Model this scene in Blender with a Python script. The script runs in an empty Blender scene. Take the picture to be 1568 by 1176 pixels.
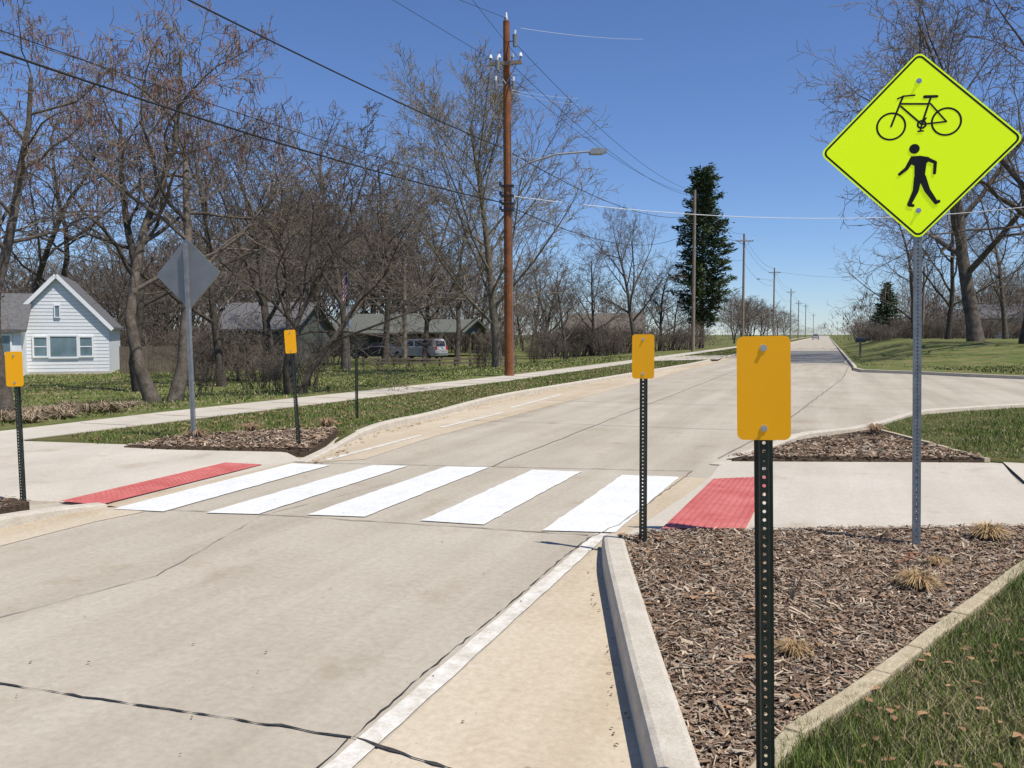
import bpy, math, random
import numpy as np
from mathutils import Vector, Matrix
random.seed(7); rng=np.random.default_rng(7)
scene=bpy.context.scene
W,HH=1568,1176; F=1330.0; CH=1.56; YAW=math.radians(19.9); PIT=math.radians(3.27)
R=Vector((math.cos(YAW),math.sin(YAW),0)); FH=Vector((-math.sin(YAW),math.cos(YAW),0)); UP=Vector((0,0,1))
CF=FH*math.cos(PIT)-UP*math.sin(PIT); CU=FH*math.sin(PIT)+UP*math.cos(PIT)
CAM=Vector((0,0,CH))
def ray(px,py): return CF*F+R*(px-W/2)-CU*(py-HH/2)
def G(px,py,z=0.0):
    d=ray(px,py); t=(z-CH)/d.z
    p=CAM+d*t; p.z=z; return p
def pt(px,py,d):
    r=ray(px,py); return CAM+r*(d/r.dot(FH))
def col(px,d,z):
    cd=d*math.cos(PIT)-(z-CH)*math.sin(PIT)
    p=CAM+FH*d+R*((px-W/2)/F*cd); p.z=z; return p
def sm(t): t=max(0,min(1,t)); return t*t*(3-2*t)
def terr(X,Y):
    if X<-9.7: return 0.07-0.67*sm((-11.5-X)/12)
    return -0.03
# ---------- materials
def mat(name,c1,c2=None,scale=5,rough=0.8,metal=0,bump=0,c3=None,fine=None,spec=0.3,rnd=0,detail=6,emi=0,pos=(.35,.65)):
    m=bpy.data.materials.new(name); m.use_nodes=True; nt=m.node_tree; n=nt.nodes; l=nt.links
    b=n['Principled BSDF']; b.inputs['Roughness'].default_value=rough; b.inputs['Metallic'].default_value=metal
    b.inputs['Specular IOR Level'].default_value=spec
    b.inputs['Base Color'].default_value=(*c1,1)
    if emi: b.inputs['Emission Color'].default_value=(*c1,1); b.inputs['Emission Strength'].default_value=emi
    if c2:
        tc=n.new('ShaderNodeTexCoord'); no=n.new('ShaderNodeTexNoise'); no.inputs['Scale'].default_value=scale; no.inputs['Detail'].default_value=detail; no.inputs['Roughness'].default_value=0.65
        l.new(tc.outputs['Object'],no.inputs['Vector'])
        cr=n.new('ShaderNodeValToRGB'); cr.color_ramp.elements[0].position=pos[0]; cr.color_ramp.elements[1].position=pos[1]
        cr.color_ramp.elements[0].color=(*c1,1); cr.color_ramp.elements[1].color=(*c2,1)
        l.new(no.outputs['Fac'],cr.inputs['Fac']); out=cr.outputs['Color']
        if fine:
            n2=n.new('ShaderNodeTexNoise'); n2.inputs['Scale'].default_value=fine; n2.inputs['Detail'].default_value=5; n2.inputs['Roughness'].default_value=.7
            l.new(tc.outputs['Object'],n2.inputs['Vector'])
            c2r=n.new('ShaderNodeValToRGB'); c2r.color_ramp.elements[0].position=.3; c2r.color_ramp.elements[1].position=.72
            k=c3 or (0.75,0.75,0.75)
            c2r.color_ramp.elements[0].color=(*k,1); c2r.color_ramp.elements[1].color=(1.1,1.1,1.1,1)
            l.new(n2.outputs['Fac'],c2r.inputs['Fac'])
            mx=n.new('ShaderNodeMixRGB'); mx.blend_type='MULTIPLY'; mx.inputs['Fac'].default_value=1
            l.new(out,mx.inputs[1]); l.new(c2r.outputs['Color'],mx.inputs[2]); out=mx.outputs[0]; no=n2
        if rnd:
            oi=n.new('ShaderNodeObjectInfo'); hs=n.new('ShaderNodeHueSaturation')
            mr=n.new('ShaderNodeMapRange'); mr.inputs['To Min'].default_value=1-rnd; mr.inputs['To Max'].default_value=1+rnd
            l.new(oi.outputs['Random'],mr.inputs['Value']); l.new(mr.outputs[0],hs.inputs['Value']); l.new(out,hs.inputs['Color']); out=hs.outputs['Color']
        l.new(out,b.inputs['Base Color'])
        if bump:
            bp=n.new('ShaderNodeBump'); bp.inputs['Strength'].default_value=bump; bp.inputs['Distance'].default_value=0.02
            l.new(no.outputs['Fac'],bp.inputs['Height']); l.new(bp.outputs['Normal'],b.inputs['Normal'])
    return m
def stains(m,dark=(.84,.82,.785),blot=True):
    # tyre-wear / water streaks along the road, blotches and sparse specks
    nt=m.node_tree;n=nt.nodes;l=nt.links;b=n['Principled BSDF']; cur=b.inputs['Base Color'].links[0].from_socket
    tc=n.new('ShaderNodeTexCoord')
    def layer(cur,scale_vec,sc,det,p0,p1,c0,c1):
        mp=n.new('ShaderNodeMapping'); mp.inputs['Scale'].default_value=scale_vec; l.new(tc.outputs['Object'],mp.inputs['Vector'])
        no=n.new('ShaderNodeTexNoise'); no.inputs['Scale'].default_value=sc; no.inputs['Detail'].default_value=det; no.inputs['Roughness'].default_value=.6; l.new(mp.outputs[0],no.inputs['Vector'])
        cr=n.new('ShaderNodeValToRGB'); cr.color_ramp.elements[0].position=p0; cr.color_ramp.elements[1].position=p1; cr.color_ramp.elements[0].color=(*c0,1); cr.color_ramp.elements[1].color=(*c1,1)
        l.new(no.outputs['Fac'],cr.inputs['Fac']); mx=n.new('ShaderNodeMixRGB'); mx.blend_type='MULTIPLY'; mx.inputs['Fac'].default_value=1
        l.new(cur,mx.inputs[1]); l.new(cr.outputs['Color'],mx.inputs[2]); return mx.outputs[0]
    cur=layer(cur,(1.6,.10,1),1.0,7,.33,.6,dark,(1.03,1.02,1))
    cur=layer(cur,(1,1,1),38,2,.24,.29,(.60,.55,.5),(1,1,1))
    if blot: cur=layer(cur,(1,.7,1),1.7,9,.30,.42,(.86,.82,.76),(1,1,1))
    l.new(cur,b.inputs['Base Color'])
def vmat(name,rough=0.85):
    m=bpy.data.materials.new(name); m.use_nodes=True; n=m.node_tree.nodes; l=m.node_tree.links
    b=n['Principled BSDF']; b.inputs['Roughness'].default_value=rough; b.inputs['Specular IOR Level'].default_value=.2
    a=n.new('ShaderNodeVertexColor'); a.layer_name='Col'; l.new(a.outputs['Color'],b.inputs['Base Color'])
    return m
M_conc=mat('road_concrete',(.42,.37,.295),(.48,.43,.35),scale=.6,rough=.9,bump=.12,fine=22,c3=(.86,.86,.86),spec=.2); stains(M_conc)
M_gut=mat('gutter_concrete',(.50,.425,.315),(.56,.485,.375),scale=.9,rough=.9,bump=.1,fine=25,c3=(.85,.83,.8),spec=.2); stains(M_gut,dark=(.87,.82,.75))
M_path=mat('path_concrete',(.49,.44,.365),(.55,.50,.425),scale=.8,rough=.9,bump=.1,fine=30,c3=(.9,.9,.9),spec=.2); stains(M_path,dark=(.92,.91,.89))
M_kerb=mat('kerb_concrete',(.50,.445,.36),(.60,.545,.455),scale=6,rough=.9,bump=.3,fine=60,c3=(.80,.78,.75),spec=.2)
M_asph=mat('asphalt',(.16,.155,.15),(.21,.2,.19),scale=.5,rough=.9,fine=20)
M_paint=mat('white_paint',(.70,.695,.67),(.78,.775,.75),scale=3,rough=.7,fine=35,c3=(.80,.79,.76),bump=.05)
M_oldp=mat('worn_white_paint',(.55,.50,.42),(.76,.73,.68),scale=8,rough=.8,fine=50,c3=(.8,.78,.72))
M_joint=mat('joint_tar',(.015,.014,.013),(.06,.055,.05),scale=20,rough=.8)
M_jl=mat('faint_joint',(.20,.17,.135),(.29,.25,.2),scale=9,rough=.9)
M_red=mat('red_tactile',(.50,.115,.10),(.62,.19,.165),scale=3,rough=.6,fine=40,c3=(.8,.75,.75))
M_grass=mat('grass_ground',(.10,.145,.037),(.26,.22,.105),scale=.9,rough=1,fine=9,c3=(.45,.5,.42),bump=.8,spec=.05)
M_lawn=mat('lawn_ground',(.095,.12,.035),(.20,.17,.08),scale=1.6,rough=1,fine=45,c3=(.45,.45,.4),bump=1,spec=.05)
M_mulch=mat('mulch_ground',(.10,.07,.048),(.20,.145,.10),scale=25,rough=1,fine=90,c3=(.5,.5,.5),bump=1,spec=.05)
M_edge=mat('edging_timber',(.46,.38,.25),(.60,.51,.36),scale=12,rough=.9,fine=70,c3=(.7,.68,.62),bump=.5)
M_bark=mat('bark',(.075,.060,.047),(.16,.135,.11),scale=7,rough=1,fine=30,c3=(.6,.6,.6),bump=.5,spec=.1,rnd=.25)
M_twig=mat('twig',(.135,.108,.088),(.22,.18,.145),scale=2,rough=1,spec=.1,rnd=.25)
M_barkl=mat('bark_light',(.13,.11,.08),(.24,.20,.15),scale=7,rough=1,fine=30,c3=(.6,.6,.6),bump=.5,spec=.1,rnd=.15)
M_twigl=mat('twig_light',(.19,.155,.105),(.29,.24,.165),scale=2,rough=1,spec=.1,rnd=.15)
M_pod=mat('seed_pod',(.15,.07,.055),(.24,.12,.095),scale=3,rough=.8)
M_bud=mat('leaf_bud',(.26,.21,.11),(.36,.30,.16),scale=3,rough=.9)
M_needle=mat('needles',(.035,.06,.025),(.10,.125,.055),scale=.9,rough=.9,spec=.1)
M_veg=vmat('blades'); 
M_chip=vmat('chips')
M_sy=mat('fluorescent_yellow_green',(.70,.92,.004),(.70,.92,.004),scale=2,rough=.45,emi=.40)  # faint glow added to the sheeting colour to brighten the sign; no lamp
M_oy=mat('yellow_plate',(.84,.385,.004),(.86,.40,.006),scale=6,rough=.4,emi=.12)  # weak emission added so the unlit plates look brighter than sun alone makes them
M_blk=mat('black_vinyl',(.008,.008,.008),(.012,.012,.012),scale=5,rough=.5)
M_galv=mat('galvanised',(.26,.28,.29),(.36,.38,.39),scale=14,rough=.55,metal=.6,fine=60)
M_alu=mat('sign_back',(.21,.22,.23),(.26,.27,.28),scale=3,rough=.6,metal=.5)
M_grn=mat('green_post_paint',(.008,.014,.010),(.018,.026,.019),scale=30,rough=.4,spec=.5)
M_bolt=mat('bolt',(.5,.5,.5),(.6,.6,.6),scale=30,rough=.35,metal=.9)
M_wood=mat('pole_wood',(.21,.075,.03),(.32,.125,.05),scale=3,rough=.8,fine=25,c3=(.55,.5,.45))
M_woodg=mat('pole_wood_grey',(.25,.19,.14),(.34,.27,.2),scale=3,rough=.9,fine=25,c3=(.7,.7,.7))
M_wire=mat('wire',(.02,.02,.02),(.03,.03,.03),scale=3,rough=.6)
M_wirel=mat('wire_bright',(.6,.6,.6),(.7,.7,.7),scale=3,rough=.4)
M_white=mat('white_siding',(.78,.79,.80),(.84,.85,.86),scale=2,rough=.7)
M_roof=mat('grey_shingle',(.11,.105,.105),(.17,.165,.165),scale=6,rough=.95,fine=30)
M_glass=mat('window_glass',(.10,.16,.19),(.18,.26,.30),scale=1.2,rough=.15,spec=.8)
M_dglass=mat('dark_glass',(.012,.014,.016),(.02,.022,.025),scale=2,rough=.1,spec=.8)
M_green_s=mat('sage_siding',(.09,.10,.085),(.12,.13,.11),scale=2,rough=.8)
M_groof=mat('green_grey_shingle',(.11,.115,.095),(.15,.155,.13),scale=4,rough=.95,fine=25)
M_brn=mat('brown_siding',(.13,.10,.075),(.17,.13,.10),scale=2,rough=.8)
M_broof=mat('brown_shingle',(.12,.10,.08),(.17,.145,.12),scale=4,rough=.95,fine=25)
M_silver=mat('silver_paint',(.5,.5,.5),(.53,.53,.53),scale=2,rough=.3,metal=.3)
M_dark=mat('dark_paint',(.02,.022,.03),(.025,.027,.035),scale=2,rough=.3)
M_tyre=mat('tyre',(.015,.015,.015),(.02,.02,.02),scale=9,rough=.9)
M_redl=mat('tail_lamp',(.4,.02,.02),(.5,.03,.03),scale=9,rough=.3)
M_fence=mat('rail_wood',(.16,.12,.09),(.24,.19,.14),scale=5,rough=.9)
M_flagr=mat('flag_red',(.5,.03,.04),(.55,.04,.05),scale=3,rough=.8)
M_flagb=mat('flag_blue',(.02,.03,.15),(.03,.04,.18),scale=3,rough=.8)

# ---------- mesh builder
class MB:
    def __init__(s): s.v=[];s.f=[];s.m=[];s.T=Matrix.Identity(4)
    def add(s,vs,fs,m=0):
        o=len(s.v); T=s.T
        s.v+= [tuple(T@Vector(v)) for v in vs]; s.f+=[tuple(i+o for i in f) for f in fs]; s.m+=[m]*len(fs)
    def box(s,c,d,m=0,rz=0,rx=0,ry=0):
        x,y,z=d[0]/2,d[1]/2,d[2]/2
        Rm=Matrix.Rotation(rz,3,'Z')@Matrix.Rotation(ry,3,'Y')@Matrix.Rotation(rx,3,'X')
        vs=[Vector(c)+Rm@Vector(p) for p in [(-x,-y,-z),(x,-y,-z),(x,y,-z),(-x,y,-z),(-x,-y,z),(x,-y,z),(x,y,z),(-x,y,z)]]
        s.add(vs,[(0,3,2,1),(4,5,6,7),(0,1,5,4),(1,2,6,5),(2,3,7,6),(3,0,4,7)],m)
    def tube(s,p0,p1,r0,r1=None,n=8,m=0,cap=True):
        r1=r0 if r1 is None else r1
        p0=Vector(p0);p1=Vector(p1);d=(p1-p0).normalized()
        a=d.cross(Vector((0,0,1)) if abs(d.z)<.9 else Vector((1,0,0))).normalized(); b=d.cross(a)
        vs=[];
        for p,r in((p0,r0),(p1,r1)):
            for i in range(n):
                t=2*math.pi*i/n; vs.append(p+a*math.cos(t)*r+b*math.sin(t)*r)
        fs=[(i,i+n,(i+1)%n+n,(i+1)%n) for i in range(n)]
        if cap: fs+=[tuple(range(n)),tuple(range(2*n-1,n-1,-1))]
        s.add(vs,fs,m)
    def path(s,pts,rs,n=8,m=0):
        for i in range(len(pts)-1): s.tube(pts[i],pts[i+1],rs[i] if hasattr(rs,'__len__') else rs,rs[i+1] if hasattr(rs,'__len__') else rs,n,m)
    def prism(s,poly,y0,y1,m=0):
        n=len(poly); vs=[(x,y0,z) for x,z in poly]+[(x,y1,z) for x,z in poly]
        s.add(vs,[tuple(range(n)),tuple(range(2*n-1,n-1,-1))]+[(i,i+n,(i+1)%n+n,(i+1)%n) for i in range(n)],m)
    def flat(s,poly,y,m=0): s.add([(x,y,z) for x,z in poly],[tuple(range(len(poly)))],m)
    def obj(s,name,mats,parent=None,loc=None,rz=0,smooth=False):
        me=bpy.data.meshes.new(name); me.from_pydata(s.v,[],s.f)
        for m in mats: me.materials.append(m)
        me.polygons.foreach_set('material_index',s.m)
        if smooth: me.polygons.foreach_set('use_smooth',[True]*len(s.f))
        me.update()
        o=bpy.data.objects.new(name,me); scene.collection.objects.link(o)
        if loc is not None: o.location=loc
        o.rotation_euler[2]=rz
        if parent: o.parent=parent
        return o
def empty(name,loc=(0,0,0)):
    e=bpy.data.objects.new(name,None); scene.collection.objects.link(e); e.location=loc; return e
def tri_obj(name,pts,mat_,parent=None,skirt=0):
    import bmesh
    bm=bmesh.new(); vs=[bm.verts.new(p) for p in pts]; f=bm.faces.new(vs)
    bm.normal_update()
    if f.normal.z<0: f.normal_flip()
    bmesh.ops.triangulate(bm,faces=[f])
    if skirt:
        lo=[bm.verts.new((p[0],p[1],p[2]-skirt)) for p in pts]; n=len(pts)
        for i in range(n):
            j=(i+1)%n; bm.faces.new((vs[i],vs[j],lo[j],lo[i]))
    me=bpy.data.meshes.new(name); bm.to_mesh(me); me.materials.append(mat_)
    o=bpy.data.objects.new(name,me); scene.collection.objects.link(o)
    if parent:o.parent=parent
    return o
def ribbon(mb,pts,w,z=None,m=0,jit=0):
    n=len(pts); L=[];Rr=[]
    for i,p in enumerate(pts):
        a=pts[max(0,i-1)];b=pts[min(n-1,i+1)]; d=Vector((b[0]-a[0],b[1]-a[1],0)).normalized(); nn=Vector((d.y,-d.x,0))
        ww=(w[i] if hasattr(w,'__len__') else w)*(1+random.uniform(-jit,jit))
        q=Vector(p); 
        if z is not None:q.z=z
        L.append(q-nn*ww/2);Rr.append(q+nn*ww/2)
    mb.add(L+Rr,[(i,i+n,i+n+1,i+1) for i in range(n-1)],m)
def dens(pts,step):
    out=[]
    for a,b in zip(pts[:-1],pts[1:]):
        a=Vector(a);b=Vector(b);k=max(1,int((b-a).length/step))
        for i in range(k): out.append(a.lerp(b,i/k))
    out.append(Vector(pts[-1])); return out
def smoothline(pts,step=.25):
    P=[Vector(p) for p in pts]; P=[P[0]*2-P[1]]+P+[P[-1]*2-P[-2]]; out=[]
    for i in range(1,len(P)-2):
        k=max(2,int((P[i+1]-P[i]).length/step)); k=min(k,40)
        for j in range(k):
            t=j/k; out.append(.5*((2*P[i])+(P[i+1]-P[i-1])*t+(2*P[i-1]-5*P[i]+4*P[i+1]-P[i+2])*t*t+(3*P[i]-P[i-1]-3*P[i+1]+P[i+2])*t**3))
    out.append(P[-2]); return out
def kerb(name,base,side,hs,w=.16,h=.14,mt=None,parent=None):
    n=len(base); prof=[(0,-.03),(0.012,h*.75),(.022,h*.93),(.045,h),(w-.03,h),(w-.008,h*.95),(w,h*.8),(w,-.03)]
    mb=MB(); vs=[]
    for i,p in enumerate(base):
        a=base[max(0,i-1)];b=base[min(n-1,i+1)];d=Vector((b[0]-a[0],b[1]-a[1],0)).normalized(); nn=Vector((d.y,-d.x,0))*side
        s=hs[i] if hs else 1
        for o,z in prof: q=Vector((p[0],p[1],0))+nn*o; q.z=z*s if z>0 else z; vs.append(q)
    k=len(prof); fs=[]
    for i in range(n-1):
        for j in range(k-1): fs.append((i*k+j,i*k+j+1,(i+1)*k+j+1,(i+1)*k+j))
    fs+=[tuple(range(k)),tuple(range((n-1)*k,n*k))]
    mb.add(vs,fs,0); o=mb.obj(name,[mt or M_kerb],parent)
    import bmesh
    bm=bmesh.new(); bm.from_mesh(o.data); bmesh.ops.recalc_face_normals(bm,faces=bm.faces[:]); bm.to_mesh(o.data); 
    return o
# ---------- ground sheet
xs=sorted(set([-2500,-1200,-600,-300,-180,-120,-90]+[ -70+i*2.0 for i in range(29)]+[-12.5,-11.5,-10.5,-9.7,-9.4,-5,0,5,10,20,40,80,150,300,600,1200,2500]))
ys=[-60,-30,-10,0,10,20,30,40,50,60,80,100,130,170,230,400,800,1500,3500]
mb=MB(); vs=[];
for y in ys:
    for x in xs: vs.append((x,y,terr(x,y)))
nx=len(xs); mb.add(vs,[(j*nx+i,j*nx+i+1,(j+1)*nx+i+1,(j+1)*nx+i) for j in range(len(ys)-1) for i in range(nx-1)])
mb.obj('ground',[M_grass],smooth=True)
mb=MB()
mb.add([(-9.2,-20,0),(2,-20,0),(2,10,0),(2,45,0),(2,1200,0),(-9.2,1200,0),(90,10,0),(90,45,0)],[(0,1,2,3,4,5),(2,6,7,3)])
road=mb.obj('road',[M_conc])
rk=[G(920,840),G(923,880),G(938,960),G(958,1060),G(983,1176)]
rk=[Vector(p) for p in rk]; rk.append(rk[-1]+(rk[-1]-rk[-2])*2.5)
rkS=smoothline(rk,.15)
pan=[Vector((-1.56,-8,.004)),Vector((-1.56,7.2,.004)),Vector((-1.5,9.5,.004)),Vector((-.9,9.5,.004)),Vector((-1.12,7.2,.004))]+[Vector((p.x+.02,p.y,.004)) for p in rkS]+[Vector((0,-8,.004))]
tri_obj('gutter',pan,M_gut,road)
lk=[G(470,709),G(510,692),G(560,668),G(610,653),G(665,641),G(770,612),G(900,588),G(1060,560)]
lkS=smoothline(lk,.4)
lkS+= [Vector((-6.25,60,0)),Vector((-6.25,120,0)),Vector((-6.25,600,0))]
pan=[Vector((p.x-.02,p.y,.004)) for p in lkS]+[Vector((-5.65,600,.004)),Vector((-5.65,20,.004)),Vector((-5.6,12,.004)),Vector((-5.4,9.5,.004))]
tri_obj('gutter_2',pan,M_gut,road)
nl=[G(165,777),G(90,791),G(0,812),G(-200,860),G(-500,935)]
ribb=MB(); ribbon(ribb,[p+Vector((.22,0,0)) for p in nl],.5,.004); ribb.obj('gutter_3',[M_gut],road)
ribb=MB(); ribbon(ribb,[G(165,777),G(280,745),G(440,708)],.35,.004); ribb.obj('gutter_4',[M_gut],road)
tri_obj('asphalt_patch',[G(1170,556,.004),G(1292,556,.004),G(1304,537,.004),G(1205,537,.004)],M_asph,road)
mb=MB()
bars=[((172,779),(250,783),(505,712),(448,709)),((315,785),(395,787),(625,713),(570,712)),((470,788),(558,791),(750,715),(683,714)),((645,797),(740,803),(890,722),(815,719)),((830,812),(942,815),(1040,730),(953,727))]
for b in bars:
    q=[G(*p,.009) for p in b]
    A=dens([q[0],q[3]],.12); B=[q[1].lerp(q[2],i/(len(A)-1)) for i in range(len(A))]
    A=[p+Vector((random.gauss(0,.004),0,0)) for p in A];B=[p+Vector((random.gauss(0,.004),0,0)) for p in B]; n=len(A)
    mb.add(A+B,[(i,i+n,i+n+1,i+1) for i in range(n-1)])
mb.obj('crosswalk_markings',[M_paint],road)
mb=MB()
ribbon(mb,dens([(-1.62,-6,.008),(-1.62,6.55,.008)],.12),.10,.008,jit=.07)
ribbon(mb,dens([G(500,705),G(645,667)],.6),.1,.008,jit=.15)
ribbon(mb,dens([G(675,655),G(770,632)],.6),.1,.008,jit=.15)
ribbon(mb,dens([G(782,625),G(860,604)],.8),.12,.008,jit=.15)
mb.obj('edge_line_markings',[M_oldp],road)
mb=MB()
def wig(pts,a=.012,step=.12):
    P=dens([Vector(p) for p in pts],step); return [p+Vector((random.gauss(0,a),random.gauss(0,a),0)) for p in P]
ribbon(mb,wig([G(-60,1038),G(140,1070),G(340,1100),G(540,1131)],.004,.05),.010,.0065,jit=.95)
ribbon(mb,wig([G(540,1131),G(600,1152),G(720,1190)],.004,.05),.013,.0105,jit=.9)
ribbon(mb,wig([G(535,1133),G(485,1180)],.002),.005,.0065,jit=.7)
ribbon(mb,wig([G(540,1131),G(640,1040),G(770,935),G(870,848),G(900,826)],.004,.06),.006,.0065,jit=.95)
mb.obj('tar_joints',[M_joint],road)
mb=MB()
ribbon(mb,wig([G(-60,962),G(240,882),G(400,790),G(600,740)],.006),.005,.006,jit=.9)
ribbon(mb,wig([G(165,777),G(400,788),G(900,820)],.008),.012,.0062,jit=.7)
ribbon(mb,wig([G(440,708),G(1060,722)],.01),.015,.0062,jit=.5)
for yy in (14.5,19.5,25,31,37,44,52,62,75): ribbon(mb,wig([Vector((-6.2,yy,0)),Vector((1.5,yy,0))],.01,.5),.02,.0058,jit=.4)
ribbon(mb,wig([Vector((-3.7,9.5,0)),Vector((-3.7,70,0))],.01,.5),.02,.0059,jit=.4)
ribbon(mb,wig([G(1100,702),G(1190,655),G(1290,580),G(1302,556)],.01,.4),.03,.0061,jit=.4)
ribbon(mb,wig([G(900,826),G(955,800),G(1060,722)],.01),.012,.0105,jit=.5)
mb.obj('faint_joints',[M_jl],road)
# ---------- kerbs
hs=[min(1,.72+.28*i/4) for i in range(len(rkS))]
kerb('kerb',rkS,-1,hs,w=.17,h=.15)
lks=lkS; hs=[min(1,.15+.85*i/8) for i in range(len(lks))]
kerb('kerb',lks,-1,hs,w=.16,h=.12)
nlS=smoothline(nl,.3); kerb('kerb',nlS,1,[min(1,.25+.75*i/5) for i in range(len(nlS))],w=.17,h=.12)
rc=[G(1085,712),G(1120,700),G(1170,688),G(1225,671),G(1290,664),G(1345,652),G(1400,636),G(1470,630),G(1568,624),G(1800,612)]
rcS=smoothline(rc,.4); kerb('kerb',rcS,1,[min(1,.15+.85*i/6) for i in range(len(rcS))],w=.16,h=.10)
bound=[Vector((1.15,600,0)),Vector((1.15,120,0)),Vector((1.15,70,0)),Vector((1.15,50,0)),Vector((1.15,43,0)),G(1306,567),G(1318,570),G(1400,573),G(1480,577),G(1568,581),Vector((14,33,0)),Vector((40,32,0)),Vector((90,31,0))]
bS=[]
for i in range(len(bound)-1):
    k=6
    for j in range(k): bS.append(bound[i].lerp(bound[i+1],j/k))
bS.append(bound[-1])
kerb('kerb',bS,-1,None,w=.16,h=.12)
mb=MB(); vs=[];nt_=24
for i,p in enumerate(bS):
    s=i/(len(bS)-1); q=Vector((120,600,0)).lerp(Vector((120,33,0)),sm(s*1.2)) ; L=(q-p).length
    for t in range(nt_+1):
        tt=(t/nt_)**2.2; x=p.lerp(q,tt); x.z=.105+1.0*sm((tt*L)/22)*sm((x.y-28)/30); vs.append(x)
mb.add(vs,[(i*(nt_+1)+t,i*(nt_+1)+t+1,(i+1)*(nt_+1)+t+1,(i+1)*(nt_+1)+t) for i in range(len(bS)-1) for t in range(nt_)])
mb.obj('far_lawn',[M_grass],smooth=True)
def lawnz(X,Y):
    return .105+1.0*sm(max(0,X-1.3)/22)*sm((Y-28)/30)
# ---------- left side sheets
lawnstrip=[G(40,676,.09)+Vector((-1.0,.2,0)),Vector((-10.1,27,.09)),Vector((-9.9,80,.09)),Vector((-9.9,600,.09))]+[Vector((p.x-.1,p.y,.09)) for p in reversed(lkS[3:])]+[G(530,660,.09),G(430,662,.09),G(330,666,.09),G(230,678,.09),G(150,683,.09)]
tri_obj('lawn',lawnstrip,M_lawn,skirt=.12)
stripB=[Vector((-10.35,9.6,.09)),Vector((-9.4,25.7,.09)),Vector((-9.22,45,.09)),Vector((-9.22,600,.09))]+[Vector((p.x-.18,p.y,.09)) for p in reversed(lkS[3:])]+[G(530,660,.09),G(430,662,.09),G(330,666,.09),G(230,678,.09),G(150,683,.09)]
swA=[Vector((-10.5,9.1,.1)),Vector((-9.45,25.7,.1)),Vector((-9.3,45,.1)),Vector((-9.3,600,.1))]
swB=[Vector((-10.5,600,.1)),Vector((-10.5,46,.1)),Vector((-10.65,30,.1)),Vector((-11.75,13,.1)),G(0,660,.1),G(-250,690,.1),G(-250,725,.1)]
sidewalk=tri_obj('sidewalk',swA+swB+[G(0,679,.1)],M_path,skirt=.1)
mb=MB()
for yy in np.arange(11,60,1.6):
    xa=-10.5+(yy-9.1)*.063 if yy<25.7 else -9.4
    mb.box((xa-.6,yy,.1025),(1.15,.02,.003),0)
mb.obj('sidewalk_joints',[M_jl],sidewalk)
pathL=[G(-300,668,.105),G(0,674,.105),G(180,680,.105),G(425,686,.09),G(462,704,.01),G(440,709,.008),G(150,775,.006),G(90,768,.01),G(0,765,.08),G(-300,770,.105)]
plw=tri_obj('walkway',pathL,M_path,skirt=.05)
pad=[G(92,767,.03),G(152,773,.02),G(402,711,.02),G(345,708,.04)]
def tactile(name,q):
    mb=MB(); mb.add(q,[(0,1,2,3)])
    a,b,c,d=q
    nu=max(6,int((b-a).length/.06)); nv=max(6,int((d-a).length/.06))
    for i in range(nu):
        for j in range(nv):
            u=(i+.5)/nu; v=(j+.5)/nv
            p=(a.lerp(b,u)).lerp(d.lerp(c,u),v)
            r=.013; vs=[p+Vector((r*math.cos(k*math.pi/3),r*math.sin(k*math.pi/3),.0005)) for k in range(6)]+[p+Vector((r*.6*math.cos(k*math.pi/3),r*.6*math.sin(k*math.pi/3),.006)) for k in range(6)]
            mb.add(vs,[(k,(k+1)%6,(k+1)%6+6,k+6) for k in range(6)]+[(6,7,8,9,10,11)])
    return mb.obj(name,[M_red])
tactile('tactile_paving',pad)
mulchL=[G(190,683,.112),G(250,671,.112),G(330,664,.112),G(430,657,.112),G(520,655,.112),G(500,672,.10),G(470,693,.06),G(425,688,.10)]
tri_obj('mulch_bed',mulchL,M_mulch,skirt=.12)
mulchL2=[G(-200,768,.11),G(20,762,.11),G(45,768,.11),G(0,780,.11),G(-200,815,.11)]
tri_obj('mulch_bed',mulchL2,M_mulch,skirt=.1)
tri_obj('side_street',[G(985,553,.12),G(1100,550,.12),G(1112,544,.12),G(1010,545,.12)],M_path)
# ---------- right sheets
ZM=.10
kin=[]
for i,p in enumerate(rkS):
    a=rkS[max(0,i-1)];b=rkS[min(len(rkS)-1,i+1)];d=(b-a).normalized();nn=Vector((-d.y,d.x,0)); kin.append(Vector((p.x,p.y,ZM))+nn*.13)
edg=[G(1700,790,ZM),G(1568,873,ZM),G(1400,1003,ZM),G(1290,1085,ZM),G(1215,1135,ZM),G(1180,1176,ZM)]
e_end=edg[-1]+(edg[-1]-edg[-2])*1.2; edg.append(e_end)
ptop=[G(965,822,ZM),G(985,814,ZM),G(1140,812,ZM),G(1400,808,ZM),G(1700,804,ZM)]
mulchR=ptop+edg[1:]+[p for p in reversed(kin) if p.y>e_end.y+.1]
tri_obj('mulch_bed',mulchR,M_mulch,skirt=.1)
mb=MB(); eS=dens(edg,.3)
for i in range(len(eS)-1):
    a,b=eS[i],eS[i+1]; d=b-a; L=d.length; an=math.atan2(d.y,d.x)
    c=(a+b)/2; mb.box((c.x,c.y,ZM+.010+random.uniform(-.004,.004)),(L*1.0,.075+random.uniform(-.006,.006),.06),0,rz=an+random.uniform(-.02,.02))
ed=mb.obj('garden_edging',[M_edge])
bv=ed.modifiers.new('b','BEVEL'); bv.width=.008; bv.segments=2
lawnR=edg+[Vector((e_end.x-.2,-4,ZM-.005)),Vector((9,-4,ZM-.005)),Vector((9,9,ZM-.005)),G(1760,800,ZM-.005)]
for p in lawnR: p.z=ZM-.003
tri_obj('lawn',lawnR,M_lawn,skirt=.1)
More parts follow.
